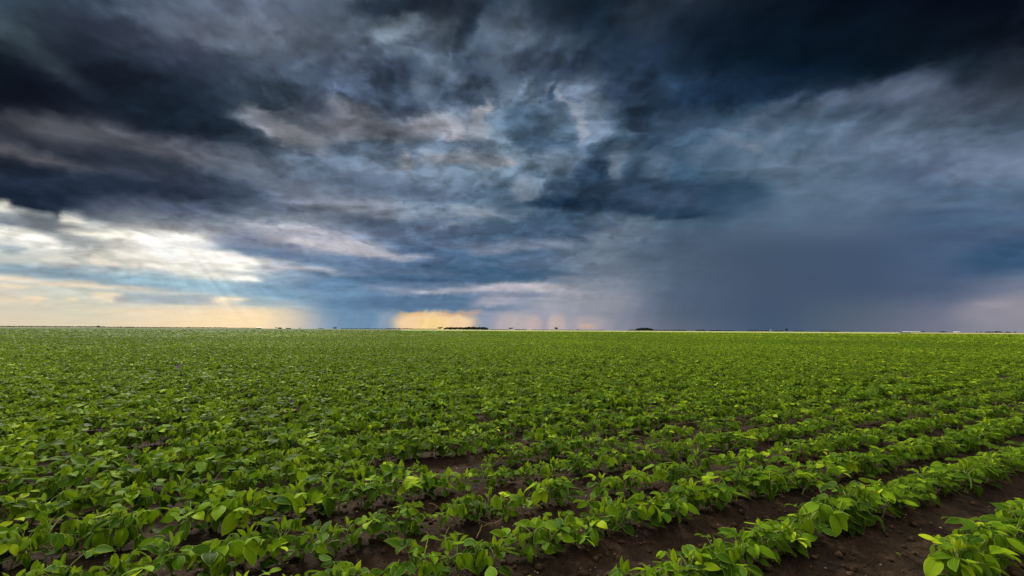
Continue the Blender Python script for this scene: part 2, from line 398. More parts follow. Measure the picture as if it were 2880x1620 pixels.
# rays fanning out of the bright opening
ra = nt.m('ARCTAN2', nt.m('SUBTRACT', az, -38.5), nt.m('SUBTRACT', 13.5, el))
rayn = nt.noise(nt.m('MULTIPLY', ra, 11.0), 1.0, 2, .5, 0, '1D')
ray = nt.m('MULTIPLY', nt.m('MAXIMUM', nt.m('SUBTRACT', rayn, .44), 0.0), nt.m('MULTIPLY', rayS, .40))
fac = nt.m('ADD', nt.m('ADD', 1.0, lay), nt.m('ADD', rel, nt.m('ADD', nt.m('MULTIPLY', rn, .22), ray)))
fac = nt.m('MINIMUM', nt.m('MAXIMUM', fac, .25), nt.rng(el, 4, 14, 1.5, 1.24))
col = nt.v('MULTIPLY', acc, nt.xyz(fac, fac, fac))
gm = nt.node('ShaderNodeGamma'); nt.put(gm.inputs[0], col); gm.inputs[1].default_value = 2.2
front = gm.outputs[0]
# unseen sky overhead and behind the camera: bright overcast added as crop fill light
sky = nt.node('ShaderNodeTexSky', sky_type='NISHITA')
sky.sun_disc = False
sky.sun_elevation = R(SUN_EL); sky.sun_rotation = R(SUN_AZ)
back_col = nt.mix(.85, nt.v('SCALE', sky.outputs[0], s=.10), (1.0, .97, .90, 1))
back_col = nt.v('SCALE', back_col, s=nt.rng(el, 15, 66, .32 * SKYFILL, 1.5 * SKYFILL, True))
hid = nt.rng(el, 42, 68, 0, 1, True)
beh = nt.rng(nt.m('ABSOLUTE', az), 62, 100, 0, 1, True)
wgt = nt.m('MAXIMUM', hid, beh)
tot = nt.mix(wgt, front, back_col)
bg = nt.node('ShaderNodeBackground')
nt.put(bg.inputs[0], tot); bg.inputs[1].default_value = 1.0
out = nt.node('ShaderNodeOutputWorld')
nt.l.new(bg.outputs[0], out.inputs[0])
world.cycles.sampling_method = 'MANUAL'
world.cycles.sample_map_resolution = 512

# ------------------------------------------------------------------ sun, colour management
sun_d = bpy.data.lights.new('sun', 'SUN')
sun = bpy.data.objects.new('sun', sun_d)
C.objects.link(sun)
sun_d.energy = 4.9; sun_d.angle = R(12); sun_d.color = (1.0, .93, .80)
sv = Vector((math.sin(R(SUN_AZ)) * math.cos(R(SUN_EL)), math.cos(R(SUN_AZ)) * math.cos(R(SUN_EL)), math.sin(R(SUN_EL))))
sun.rotation_euler = sv.to_track_quat('Z', 'Y').to_euler()
vs = scene.view_settings
scene.display_settings.display_device = 'sRGB'
vs.view_transform = 'Standard'; vs.look = 'None'; vs.exposure = 0; vs.gamma = 1
scene.cycles.use_denoising = True

# ------------------------------------------------------------------ helpers for objects
def mesh_from(name, verts, faces, mat=None, smooth=True, attrs=None, uvs=None):
    me = bpy.data.meshes.new(name)
    verts = np.asarray(verts, dtype=np.float32)
    me.vertices.add(len(verts)); me.vertices.foreach_set('co', verts.ravel())
    faces = np.asarray(faces, dtype=np.int32)
    n, k_ = faces.shape
    me.loops.add(n * k_); me.loops.foreach_set('vertex_index', faces.ravel())
    me.polygons.add(n)
    me.polygons.foreach_set('loop_start', np.arange(0, n * k_, k_, dtype=np.int32))
    me.polygons.foreach_set('loop_total', np.full(n, k_, dtype=np.int32))
    if smooth: me.polygons.foreach_set('use_smooth', np.ones(n, dtype=bool))
    if uvs is not None:
        ul = me.uv_layers.new(name='UVMap')
        ul.data.foreach_set('uv', np.asarray(uvs, dtype=np.float32)[faces.ravel()].ravel())
    for an, arr in (attrs or {}).items():
        at = me.attributes.new(an, 'FLOAT', 'POINT')
        at.data.foreach_set('value', np.asarray(arr, dtype=np.float32))
    me.update(); me.validate()
    if mat: me.materials.append(mat)
    return me

def link(name, data, parent=None, loc=None):
    o = bpy.data.objects.new(name, data)
    C.objects.link(o)
    if parent: o.parent = parent
    if loc is not None: o.location = loc
    return o

def tag(o, label=None, cat=None, group=None, kind=None):
    for k_, v_ in (('label', label), ('category', cat), ('group', group), ('kind', kind)):
        if v_: o[k_] = v_
    return o

def material(name):
    m_ = bpy.data.materials.new(name); m_.use_nodes = True
    n_ = NT(m_.node_tree)
    o_ = n_.node('ShaderNodeOutputMaterial')
    return m_, n_, o_

def principled(n_, col, rough=.6, spec=.3, normal=None):
    b = n_.node('ShaderNodeBsdfPrincipled')
    n_.put(b.inputs['Base Color'], col); n_.put(b.inputs['Roughness'], rough)
    n_.put(b.inputs['Specular IOR Level'], spec)
    if normal is not None: n_.put(b.inputs['Normal'], normal)
    return b

def bump_node(n_, h, strength, dist):
    b = n_.node('ShaderNodeBump')
    b.inputs['Strength'].default_value = strength; b.inputs['Distance'].default_value = dist
    n_.put(b.inputs['Height'], h)
    return b.outputs[0]

# ------------------------------------------------------------------ materials
def leaf_material():
    m_, n_, o_ = material('soybean_leaf')
    tone = n_.node('ShaderNodeAttribute', attribute_name='tone').outputs['Fac']
    rnd = n_.node('ShaderNodeObjectInfo').outputs['Random']
    geo = n_.node('ShaderNodeNewGeometry')
    pos = geo.outputs['Position']
    uv = n_.node('ShaderNodeTexCoord').outputs['UV']
    u, v = n_.sep(uv)[:2]
    # mottled stands of greener and yellower plants over the field
    patch = n_.noise(n_.v('MULTIPLY', pos, (.05, .05, 0)), 1.0, 4, .6)
    f = n_.m('ADD', n_.m('MULTIPLY_ADD', tone, .80, -.07), n_.m('ADD', n_.m('MULTIPLY', rnd, .26), n_.m('ADD', n_.m('MULTIPLY', n_.m('SUBTRACT', patch, .5), .9), n_.m('ADD', n_.rng(n_.sep(pos)[0], 25, 160, 0, .22), n_.rng(n_.sep(pos)[0], -3, -60, 0, -.16)))), clamp=True)  # left darkened by painted-in edge falloff of light; far right turned brighter, yellower
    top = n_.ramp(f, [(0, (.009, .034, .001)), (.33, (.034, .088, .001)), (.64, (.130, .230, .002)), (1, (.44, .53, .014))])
    # veins: midrib and slanting side veins
    au = n_.m('ABSOLUTE', n_.m('SUBTRACT', u, .5))
    mid = n_.rng(au, .0, .035, 1, 0, True)
    sv_ = n_.m('FRACT', n_.m('MULTIPLY', n_.m('SUBTRACT', v, n_.m('MULTIPLY', au, .75)), 7.0))
    side = n_.rng(n_.m('ABSOLUTE', n_.m('SUBTRACT', sv_, .5)), .0, .12, .45, 0, True)
    vein = n_.m('MAXIMUM', mid, side)
    top = n_.mix(n_.m('MULTIPLY', vein, .42), top, (.22, .33, .05, 1))
    marg = n_.m('MAXIMUM', n_.rng(au, .43, .49, 0, 1, True), n_.rng(v, .93, .99, 0, 1, True))
    top = n_.mix(n_.m('MULTIPLY', marg, .5), top, (.36, .42, .05, 1))  # pale rim paints in light glowing through the leaf edge
    blot = n_.rng(n_.noise(n_.v('ADD', n_.v('MULTIPLY', uv, (1, 1.6, 1)), n_.xyz(n_.m('MULTIPLY', rnd, 40), n_.m('MULTIPLY', tone, 30), 0)), 3.0, 5, .7), .62, .74, 0, .5, True)
    top = n_.mix(blot, top, (.21, .20, .03, 1))
    under = n_.mix(.30, top, (.15, .25, .07, 1))
    colr = n_.mix(geo.outputs['Backfacing'], top, under)
    fine = n_.noise(n_.v('MULTIPLY', uv, (9, 13, 1)), 2.0, 3, .6)
    nrm = bump_node(n_, n_.m('ADD', n_.m('MULTIPLY', vein, -1.0), n_.m('MULTIPLY', fine, .7)), .55, .0012)
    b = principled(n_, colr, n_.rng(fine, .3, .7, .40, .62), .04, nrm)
    tr = n_.node('ShaderNodeBsdfTranslucent')
    n_.put(tr.inputs[0], n_.mix(.55, colr, (.24, .36, .008, 1)))
    mx = n_.node('ShaderNodeMixShader'); mx.inputs[0].default_value = .26
    n_.l.new(b.outputs[0], mx.inputs[1]); n_.l.new(tr.outputs[0], mx.inputs[2])
    n_.l.new(mx.outputs[0], o_.inputs[0])
    return m_
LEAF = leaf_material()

def stem_material():
    m_, n_, o_ = material('soybean_stem')
    pos = n_.node('ShaderNodeTexCoord').outputs['Object']
    z = n_.sep(pos)[2]
    c_ = n_.ramp(n_.rng(z, 0, .09), [(0, (.11, .10, .035)), (.5, (.15, .22, .03)), (1, (.19, .30, .04))])
    b = principled(n_, n_.mix(n_.noise(pos, 60, 2), c_, (.16, .2, .05, 1)), .55, .3)
    n_.l.new(b.outputs[0], o_.inputs[0])
    return m_
STEM = stem_material()

# ------------------------------------------------------------------ soybean plant
NL, NW = 7, 5
def leaflet(origin, d, up, L, W, droop, fold, twist, rng, tone):
    """ovate leaflet: folded on the midrib, drooping, faintly wavy"""
    d = np.array(d, float); d /= np.linalg.norm(d)
    s = np.cross(d, up); s /= np.linalg.norm(s) + 1e-9
    n = np.cross(s, d)
    s, n = s * math.cos(twist) + n * math.sin(twist), n * math.cos(twist) - s * math.sin(twist)
    t = np.linspace(0, 1, NL)
    prof = np.sin(np.pi * t ** .78) ** .72 * (1 - .12 * t)
    prof[0] = .04; prof[-1] = .03
    ang = droop * t ** 1.2
    dt = 1.0 / (NL - 1)
    px_ = np.concatenate([[0], np.cumsum(np.cos((ang[1:] + ang[:-1]) / 2) * dt)])
    pz_ = np.concatenate([[0], -np.cumsum(np.sin((ang[1:] + ang[:-1]) / 2) * dt)])
    w = np.linspace(-1, 1, NW)
    ph = rng.uniform(0, 6.28); wav = rng.uniform(.01, .035) * L
    asym = rng.uniform(.9, 1.1)
    vv_, uu_ = [], []
    for i in range(NL):
        c = origin + L * (px_[i] * d + pz_[i] * n)
        loc_n = n * math.cos(ang[i]) + d * math.sin(ang[i])
        for j in range(NW):
            q = w[j] * prof[i] * W / 2 * (asym if w[j] > 0 else 1)
            lift = fold * abs(q) - .9 * q * q / W * .6 + wav * math.sin(ph + 5 * t[i] + 1.5 * w[j]) * abs(w[j])
            vv_.append(c + s * q + loc_n * lift)
            uu_.append(((w[j] + 1) / 2, t[i]))
    return vv_, uu_, [tone] * len(vv_)
LF = [[i * NW + j, i * NW + j + 1, (i + 1) * NW + j + 1, (i + 1) * NW + j] for i in range(NL - 1) for j in range(NW - 1)]

def tube(path, radii, sides=5):
    path = np.array(path, float)
    V, F = [], []
    for i, p in enumerate(path):
        a = path[min(i + 1, len(path) - 1)] - path[max(i - 1, 0)]
        a /= np.linalg.norm(a) + 1e-9
        s = np.cross(a, (0.31, .95, .05)); s /= np.linalg.norm(s) + 1e-9
        n = np.cross(s, a)
        for k_ in range(sides):
            th = 2 * PI * k_ / sides
            V.append(p + radii[i] * (math.cos(th) * s + math.sin(th) * n))
    for i in range(len(path) - 1):
        for k_ in range(sides):
            F.append([i * sides + k_, i * sides + (k_ + 1) % sides, (i + 1) * sides + (k_ + 1) % sides, (i + 1) * sides + k_])
    return V, F

def make_plant(seed, size=1.0, lush=1.0):
    rng = np.random.RandomState(seed)
    LV, LU, LT, LFc = [], [], [], []
    SV_, SF_ = [], []
    def add_leaf(*a):
        vv_, uu_, tt_ = leaflet(*a)
        off = len(LV)
        LV.extend(vv_); LU.extend(uu_); LT.extend(tt_)
        LFc.extend([[q + off for q in f] for f in LF])
    def add_tube(p, r, sides=5):
        v_, f_ = tube(p, r, sides)
        off = len(SV_)
        SV_.extend(v_); SF_.extend([[q + off for q in f] for f in f_])
    H = rng.uniform(.066, .098) * size
    lean = rng.uniform(-.03, .03, 2)
    nn = 6
    stem = [np.array([lean[0] * (i / nn) ** 1.5 + rng.uniform(-.002, .002), lean[1] * (i / nn) ** 1.5 + rng.uniform(-.002, .002), H * i / nn]) for i in range(nn + 1)]
    add_tube([np.array([0, 0, -.02])] + stem, [.0030] + [.0028 - .0015 * i / nn for i in range(nn + 1)], 6)
    az_ = rng.uniform(0, 6.28)
    Z = np.array([0, 0, 1.0])
    # unifoliate pair low on the stem
    zf = rng.uniform(.28, .4)
    for sgn in (0, PI):
        a = az_ + PI / 2 + sgn + rng.uniform(-.3, .3)
        o = stem[0] * (1 - zf) + stem[-1] * zf
        dr = np.array([math.cos(a), math.sin(a), rng.uniform(.1, .6)])
        pet = rng.uniform(.015, .03) * size
        e = o + dr / np.linalg.norm(dr) * pet
        add_tube([o, (o + e) / 2 + Z * .003, e], [.0012, .001, .0009], 4)
        L = rng.uniform(.038, .055) * size
        add_leaf(e, dr * [1, 1, .3], Z, L, L * rng.uniform(.72, .9), rng.uniform(.5, 1.3), rng.uniform(.05, .35), rng.uniform(-.4, .4), rng, rng.uniform(.0, .45))
    ntri = 5 + int(lush > 1) + int(rng.rand() < .5)
    for k_ in range(ntri):
        hgt = .30 + .66 * (k_ + .5) / ntri
        o = stem[0] * (1 - hgt) + stem[-1] * hgt
        a = az_ + k_ * 2.6 + rng.uniform(-.5, .5)
        rad = np.array([math.cos(a), math.sin(a), 0])
        plen = rng.uniform(.040, .072) * size * (1 - .25 * hgt) * lush ** .5
        incl = rng.uniform(.45, 1.15)             # from the vertical
        p1 = o + plen * .5 * (rad * math.sin(incl * .8) + Z * math.cos(incl * .8))
        e = p1 + plen * .5 * (rad * math.sin(incl * 1.25) + Z * math.cos(incl * 1.25))
        add_tube([o, (o + p1) / 2 + rad * .001, p1, e], [.0015, .0013, .0012, .001], 4)
        L0 = rng.uniform(.035, .059) * size * (.72 if k_ == ntri - 1 else 1)
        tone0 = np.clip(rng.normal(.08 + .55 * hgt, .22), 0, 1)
        drp = rng.uniform(-.45, .75)               # how far the blade hangs at its base
        hang = rng.rand() < .24
        if hang: drp = rng.uniform(.8, 1.35)
        for q, da in enumerate((0, 1.25, -1.25)):
            aa = a + da + rng.uniform(-.25, .25)
            r2 = np.array([math.cos(aa), math.sin(aa), 0])
            dr = r2 * math.cos(drp) - Z * math.sin(drp) + rng.uniform(-.15, .15, 3)
            o2 = e
            if q == 0:
                o2 = e + .012 * size * (rad * .9 - Z * .1)
                add_tube([e, o2], [.0009, .0008], 4)
            L = L0 * (1.08 if q == 0 else rng.uniform(.85, 1.0))
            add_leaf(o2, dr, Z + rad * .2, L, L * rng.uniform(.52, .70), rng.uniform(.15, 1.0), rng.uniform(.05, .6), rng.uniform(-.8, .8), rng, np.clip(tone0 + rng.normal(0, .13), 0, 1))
    # young folded leaves at the tip
    for q in range(3):
        a = rng.uniform(0, 6.28)
        dr = np.array([math.cos(a) * .5, math.sin(a) * .5, rng.uniform(.5, 1.2)])
        L = rng.uniform(.022, .038) * size
        e = stem[-1] + dr * .014
        add_tube([stem[-1], e], [.001, .0007], 4)
        add_leaf(e, dr, Z + (.01, .4, 0), L, L * .5, rng.uniform(-.2, .5), rng.uniform(.5, 1.1), rng.uniform(-1, 1), rng, rng.uniform(.75, 1.0))
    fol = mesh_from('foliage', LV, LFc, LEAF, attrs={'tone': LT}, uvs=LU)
    stm = mesh_from('stem', SV_, SF_, STEM)
    return fol, stm
N_LUSH, N_SMALL = 12, 8
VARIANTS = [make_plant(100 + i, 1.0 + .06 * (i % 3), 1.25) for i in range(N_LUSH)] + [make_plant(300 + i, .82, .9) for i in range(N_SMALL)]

# ------------------------------------------------------------------ soil
ROW_AZ = R(61.5)
RD = np.array([math.sin(ROW_AZ), math.cos(ROW_AZ)])
RN = np.array([-RD[1], RD[0]])
ROWS = [.02, .38, .74, 1.11, 1.50, 1.86, 2.22]
SP = .36
while len(ROWS) < 1400: ROWS.append(ROWS[-1] + SP)
ROWS = np.array(ROWS)
for k_ in range(3): ROWS = np.concatenate([[ROWS[0] - SP], ROWS])
def row_shift(s, n):
    """the rows bend a little on the left"""
    return .05 / (1 + np.exp((s + .3) * 3.0)) * np.clip((n - .9) / .5, 0, 1) + .018 * np.sin(s * 1.7 + n * 3)
def soil_h(x, y):
    s = x * RD[0] + y * RD[1]; n = x * RN[0] + y * RN[1]
    nn_ = n - row_shift(s, n)
    k_ = np.interp(nn_, ROWS, np.arange(len(ROWS)))
    ph = k_ - np.round(k_)
    r = np.sqrt(x * x + y * y)
    fade = np.clip((14 - r) / 8, 0, 1)
    h = .011 * np.cos(2 * PI * ph) - .010 * np.exp(-((ph + .28) / .10) ** 2)    # low ridge and the wheel-cut step beside it
    h = h + .016 * fbm(s * 2.2, n * 5.0, 71, 3) + .010 * fbm(x * 11, y * 11, 81, 3) + .010 * np.abs(fbm(x * 34, y * 34, 91, 3)) + .0045 * fbm(x * 90, y * 90, 95, 2)
    return h * fade

def ground_mesh():
    ths = np.concatenate([np.linspace(-PI, -1.25, 40)[:-1], np.linspace(-1.25, 1.25, 1000), np.linspace(1.25, PI, 40)[1:-1]])
    rr = np.concatenate([[.02, .3, .6], np.geomspace(.9, 9, 470), np.geomspace(9.3, 40, 60), np.geomspace(43, 14000, 40)])
    T, Q = np.meshgrid(ths, rr)
    X, Y = Q * np.sin(T), Q * np.cos(T)
    Zz = soil_h(X, Y)
    nr, nt_ = X.shape
    V = np.stack([X, Y, Zz], -1).reshape(-1, 3)
    i = np.arange(nr - 1)[:, None]; j = np.arange(nt_)[None, :]
    j2 = (j + 1) % nt_
    F = np.stack([i * nt_ + j, (i + 1) * nt_ + j, (i + 1) * nt_ + j2, i * nt_ + j2], -1).reshape(-1, 4)
    V = np.concatenate([V, [[0, 0, 0]]])
    me = mesh_from('ground', V, F)
    return me
def soil_material():
    m_, n_, o_ = material('dark_soil')
    pos = n_.node('ShaderNodeNewGeometry').outputs['Position']
    a = n_.noise(pos, 3.0, 5, .6); b_ = n_.noise(pos, 22, 8, .7); c_ = n_.noise(pos, 150, 4, .65)
    f = n_.m('ADD', n_.m('MULTIPLY', a, .45), n_.m('ADD', n_.m('MULTIPLY', b_, .4), n_.m('MULTIPLY', c_, .25)))
    colr = n_.ramp(f, [(.32, (.004, .002, .001)), (.48, (.014, .0072, .0036)), (.60, (.038, .0215, .0108)), (.76, (.13, .082, .046))])
    nrm = bump_node(n_, n_.m('ADD', b_, n_.m('MULTIPLY', c_, .5)), 1.0, .022)
    # beyond the crop: distant farmland, dark pasture and ripening grain in broad blocks
    x, y, z = n_.sep(pos)[:3]
    dist = n_.m('SQRT', n_.m('ADD', n_.m('MULTIPLY', x, x), n_.m('MULTIPLY', y, y)))
    blocks = n_.noise(n_.v('MULTIPLY', pos, (.0011, .0028, 0)), 1.0, 2, .5)
    far = n_.ramp(blocks, [(.38, (.035, .060, .022)), (.5, (.055, .085, .02)), (.6, (.16, .16, .06))])
    ff = n_.rng(dist, 240, 262)
    colr = n_.mix(ff, colr, far)
    b2 = principled(n_, colr, .9, .15, nrm)
    n_.l.new(b2.outputs[0], o_.inputs[0])
    return m_
SOIL = soil_material()
gm_ = ground_mesh(); gm_.materials.append(SOIL)
ground = tag(link('ground', gm_), kind='structure')

# ------------------------------------------------------------------ where the plants stand
prs = np.random.RandomState(77)
SOY_END = 262.0
def to_px(x, y, z):
    d = np.stack([x, y, z - EYE], -1)
    l = d @ CM
    w = -l[..., 2]
    ws = np.where(w > .01, w, .01)
    return 1440 + FPX * l[..., 0] / ws, 810 - FPX * l[..., 1] / ws, w

def row_points(step, rmin, rmax, sel_rows, wedge=57.0, jit=.4):
    """plants along the rows between two distances from the camera"""
    out_ = []
    for ri in sel_rows:
        n = ROWS[ri]
        if abs(n) > rmax: continue
        lim = math.sqrt(max(rmax * rmax - n * n, 0))
        s = np.arange(-lim, lim, step)
        s = s + prs.uniform(-jit, jit, len(s)) * step
        nn_ = n + row_shift(s, n) + prs.normal(0, .012, len(s))
        x = s * RD[0] + nn_ * RN[0]; y = s * RD[1] + nn_ * RN[1]
        r = np.hypot(x, y)
        az_ = np.degrees(np.arctan2(x, y))
        ok = (r >= rmin) & (r < rmax) & (np.abs(az_) < wedge)
        out_.append(np.stack([x[ok], y[ok], s[ok], np.full(ok.sum(), ri)], -1))
    return np.concatenate(out_)
RI = np.arange(len(ROWS))
near = row_points(.052, .55, 9.0, RI[:40], 66)
# side strips so the rows do not stop right at the frame's edge
x, y, s, ri = near.T
ri = ri.astype(int)
rowid = ri - 3                                 # 2 is the row in the bottom right corner
dens = .92 + .0 * x
thin = fbm(s * 1.1, ri * 3.3 + 0 * s, 201, 3)
# lush rows at the right, patchy ones in the middle
lush = np.where(rowid <= 4, 1.0, np.where(rowid <= 7, .55, .8))
lush = np.where((rowid >= 4) & (rowid <= 5) & (x < -.3) & (x > -1.0), .4, lush)
lush = np.where((x < -.7) , .95, lush)
lush = np.clip(lush + .35 * thin, 0, 1)
keep_p = np.clip(.55 + .5 * lush + .5 * np.minimum(thin, 0), .12, 1)
keep_p = np.where((rowid == 2) & (x < 1.33), 0, keep_p)
keep_p = np.where(rowid < 2, 0, keep_p)
keep_p = np.where((rowid >= 5) & (rowid <= 9) & (x > -.6) & (thin < -.30), .45, keep_p)
# clear the camera's own standing room and a few bare spots seen in the photograph
px_, py_, w_ = to_px(x, y, 0 * x)
def bare(cx, cy, rx_, ry_):
    return np.exp(-(((px_ - cx) / rx_) ** 2 + ((py_ - cy) / ry_) ** 2) ** 2)
for b_ in ((470, 1500, 60, 40), (900, 1500, 100, 18), (1900, 1345, 40, 14),
           (880, 1240, 40, 12), (380, 1300, 40, 10), (1340, 1200, 30, 8)):
    keep_p = keep_p * (1 - .95 * bare(*b_))
keep = prs.rand(len(x)) < keep_p
x, y, s, ri, lush, rowid = x[keep], y[keep], s[keep], ri[keep], lush[keep], rowid[keep]
r = np.hypot(x, y)
nearP = dict(x=x, y=y, s=s, row=rowid, lush=lush, r=r)
nearP['z'] = soil_h(x, y)
nearP['rot'] = prs.uniform(0, 2 * PI, len(x))
nearP['scl'] = np.clip(.80 + .22 * lush + .10 * ((rowid >= 8) | (x < -.3)) + prs.normal(0, .09, len(x)), .6, 1.3)
nearP['var'] = np.where(prs.rand(len(x)) < .25 + .75 * lush, prs.randint(0, N_LUSH, len(x)), N_LUSH + prs.randint(0, N_SMALL, len(x)))
nearP['tx'] = prs.normal(.05, .11, len(x)); nearP['ty'] = prs.normal(.02, .11, len(x))
# the 300 that show largest: in the frame and closest
px_, py_, w_ = to_px(x, y, nearP['z'] + .08)
inside = (px_ > -25) & (px_ < 2905) & (py_ < 1690) & (w_ > .1)
order = np.argsort(np.where(inside, r, 1e9))[:300]
is_ind = np.zeros(len(x), bool); is_ind[order] = True

# ---- labels: which row and which place in it, plus how the plant looks
ORD = {1: 'first', 2: 'second', 3: 'third', 4: 'fourth', 5: 'fifth', 6: 'sixth', 7: 'seventh', 8: 'eighth', 9: 'ninth', 10: 'tenth', 11: 'eleventh', 12: 'twelfth'}
def ordn(n):
    if n in ORD: return ORD[n]
    return f"{n}{'th' if 10 <= n % 100 <= 20 else {1: 'st', 2: 'nd', 3: 'rd'}.get(n % 10, 'th')}"
protos = {}
rows_present = sorted(set(rowid[order]))
GROUP = 'soybean plants standing in rows in the near field'
for rk, rw in enumerate(rows_present):
    ids = [i for i in order if rowid[i] == rw]
    ids.sort(key=lambda i: -px_[i])
    for pos_, i in enumerate(ids):
        v_ = int(nearP['var'][i])
        fol, stm = VARIANTS[v_]
        e = link('soybean_plant', None, loc=(nearP['x'][i], nearP['y'][i], nearP['z'][i]))
        e.rotation_euler = (nearP['tx'][i], nearP['ty'][i], nearP['rot'][i])
        e.scale = (nearP['scl'][i],) * 3
        fo = link('foliage', fol, e); so = link('stem', stm, e)
        size_w = 'large' if nearP['scl'][i] > 1.12 else 'bushy' if v_ < N_LUSH else 'small'
        if rk == 0: roww = 'the row in the bottom right corner'
        else: roww = f'the {ordn(rk + 1)} row up from bottom right'
        tag(e, f'{size_w} soybean plant {ordn(pos_ + 1)} from the right in {roww}', 'soybean plant', GROUP)
        if v_ not in protos: protos[v_] = (fo, so)
print('individual plants', len(order), 'variants', len(protos), 'rows', len(rows_present), 'near rest', (~is_ind).sum())

# ---- the rest of the crop: one object of instanced plants
pts_, att = [], {'rot': [], 'scl': [], 'idx': []}
pl = sorted(protos)
lut = np.array([pl.index(v) if v in protos else 0 for v in range(len(VARIANTS))])
rest = ~is_ind
def add_pts(x, y, z, rx_, ry_, rz_, sx, sz, idx):
    pts_.append(np.stack([x, y, z], -1))
    att['rot'].append(np.stack([rx_, ry_, rz_], -1)); att['scl'].append(np.stack([sx, sx, sz], -1)); att['idx'].append(idx)
q = nearP
add_pts(q['x'][rest], q['y'][rest], q['z'][rest], q['tx'][rest], q['ty'][rest], q['rot'][rest], q['scl'][rest], q['scl'][rest], lut[q['var'][rest]])
def band(step, r0, r1, rows_step, sx, sz, keepf, wedge=56):
    P_ = row_points(step, r0, r1, RI[::rows_step], wedge)
    x, y = P_[:, 0].copy(), P_[:, 1].copy()
    if rows_step > 1:
        o = prs.uniform(-.5, .5, len(x)) * SP * rows_step
        x += o * RN[0]; y += o * RN[1]
    thin = fbm(x * .35, y * .35, 301, 4)
    k_ = prs.rand(len(x)) < np.clip(keepf + .9 * np.minimum(thin + .05, 0), .25, 1)
    x, y = x[k_], y[k_]
    m = len(x)
    sc = 1 + .12 * fbm(x * .25, y * .25, 401, 3) + prs.normal(0, .08, m)
    add_pts(x, y, soil_h(x, y), prs.normal(.04, .14, m), prs.normal(.02, .14, m), prs.uniform(0, 2 * PI, m), sx * sc, sz * sc, lut[prs.randint(0, N_LUSH + 4, m)])
    return m
cnt = [band(.068, 9, 20, 1, 1.1, 1.05, .97), band(.12, 20, 45, 1, 1.45, 1.08, 1.0), band(.5, 45, 110, 2, 2.9, 1.12, 1.0), band(1.5, 110, SOY_END, 3, 6.5, 1.15, 1.0)]
print('crop instances', cnt)
PT = np.concatenate(pts_)
me = bpy.data.meshes.new('soybean_crop')
me.vertices.add(len(PT)); me.vertices.foreach_set('co', PT.astype(np.float32).ravel())
for an in ('rot', 'scl'):
    a_ = me.attributes.new(an, 'FLOAT_VECTOR', 'POINT')
    a_.data.foreach_set('vector', np.concatenate(att[an]).astype(np.float32).ravel())
a_ = me.attributes.new('idx', 'INT', 'POINT')
a_.data.foreach_set('value', np.concatenate(att['idx']).astype(np.int32))
crop = link('soybean_crop', me)
tag(crop, 'dense green soybean crop carpeting the whole field behind the nearest plants', 'crop', kind='stuff')
gt = bpy.data.node_groups.new('plant_scatter', 'GeometryNodeTree')
gt.interface.new_socket('Geometry', in_out='INPUT', socket_type='NodeSocketGeometry')
gt.interface.new_socket('Geometry', in_out='OUTPUT', socket_type='NodeSocketGeometry')
gn = gt.nodes; gl = gt.links
gi = gn.new('NodeGroupInput'); go = gn.new('NodeGroupOutput')
jall = gn.new('GeometryNodeJoinGeometry')
for v_ in reversed(pl):
    j = gn.new('GeometryNodeJoinGeometry')
    for ob_ in protos[v_]:
        oi = gn.new('GeometryNodeObjectInfo'); oi.inputs['Object'].default_value = ob_
        oi.transform_space = 'ORIGINAL'
        gl.new(oi.outputs['Geometry'], j.inputs[0])
    g2 = gn.new('GeometryNodeGeometryToInstance')
    gl.new(j.outputs[0], g2.inputs[0]); gl.new(g2.outputs[0], jall.inputs[0])
mp = gn.new('GeometryNodeMeshToPoints')
gl.new(gi.outputs[0], mp.inputs['Mesh'])
iop = gn.new('GeometryNodeInstanceOnPoints')
iop.inputs['Pick Instance'].default_value = True
def named(nm, ty):
    nd = gn.new('GeometryNodeInputNamedAttribute'); nd.data_type = ty; nd.inputs['Name'].default_value = nm
    return nd.outputs[0]
gl.new(mp.outputs[0], iop.inputs['Points']); gl.new(jall.outputs[0], iop.inputs['Instance'])
gl.new(named('idx', 'INT'), iop.inputs['Instance Index'])
e2r = gn.new('FunctionNodeEulerToRotation')
gl.new(named('rot', 'FLOAT_VECTOR'), e2r.inputs[0]); gl.new(e2r.outputs[0], iop.inputs['Rotation'])
gl.new(named('scl', 'FLOAT_VECTOR'), iop.inputs['Scale'])
gl.new(iop.outputs[0], go.inputs[0])
md = crop.modifiers.new('plants', 'NODES'); md.node_group = gt

# ------------------------------------------------------------------ straw, husks, clods, weeds on the bare soil
drs = np.random.RandomState(9)
def plain_mat(name, c1, c2, scale=30, rough=.7, spec=.2, bump=0):
    m_, n_, o_ = material(name)
    pos = n_.node('ShaderNodeTexCoord').outputs['Object']
    nz = n_.noise(pos, scale, 4, .6)
    rnd = n_.node('ShaderNodeObjectInfo').outputs['Random']
    c_ = n_.mix(n_.rng(nz, .3, .7), (*c1, 1), (*c2, 1))
    b = principled(n_, c_, rough, spec, bump_node(n_, nz, bump, .01) if bump else None)
    n_.l.new(b.outputs[0], o_.inputs[0])
    return m_
STRAW = plain_mat('dry_straw', (.20, .12, .05), (.36, .24, .11), 60)
HUSK = plain_mat('pale_husk', (.34, .25, .14), (.55, .42, .27), 90)
def gz(x, y): return float(soil_h(np.array([x]), np.array([y]))[0])
def on_soil(px, py):
    x, y = px_ground(px, py)
    return x, y
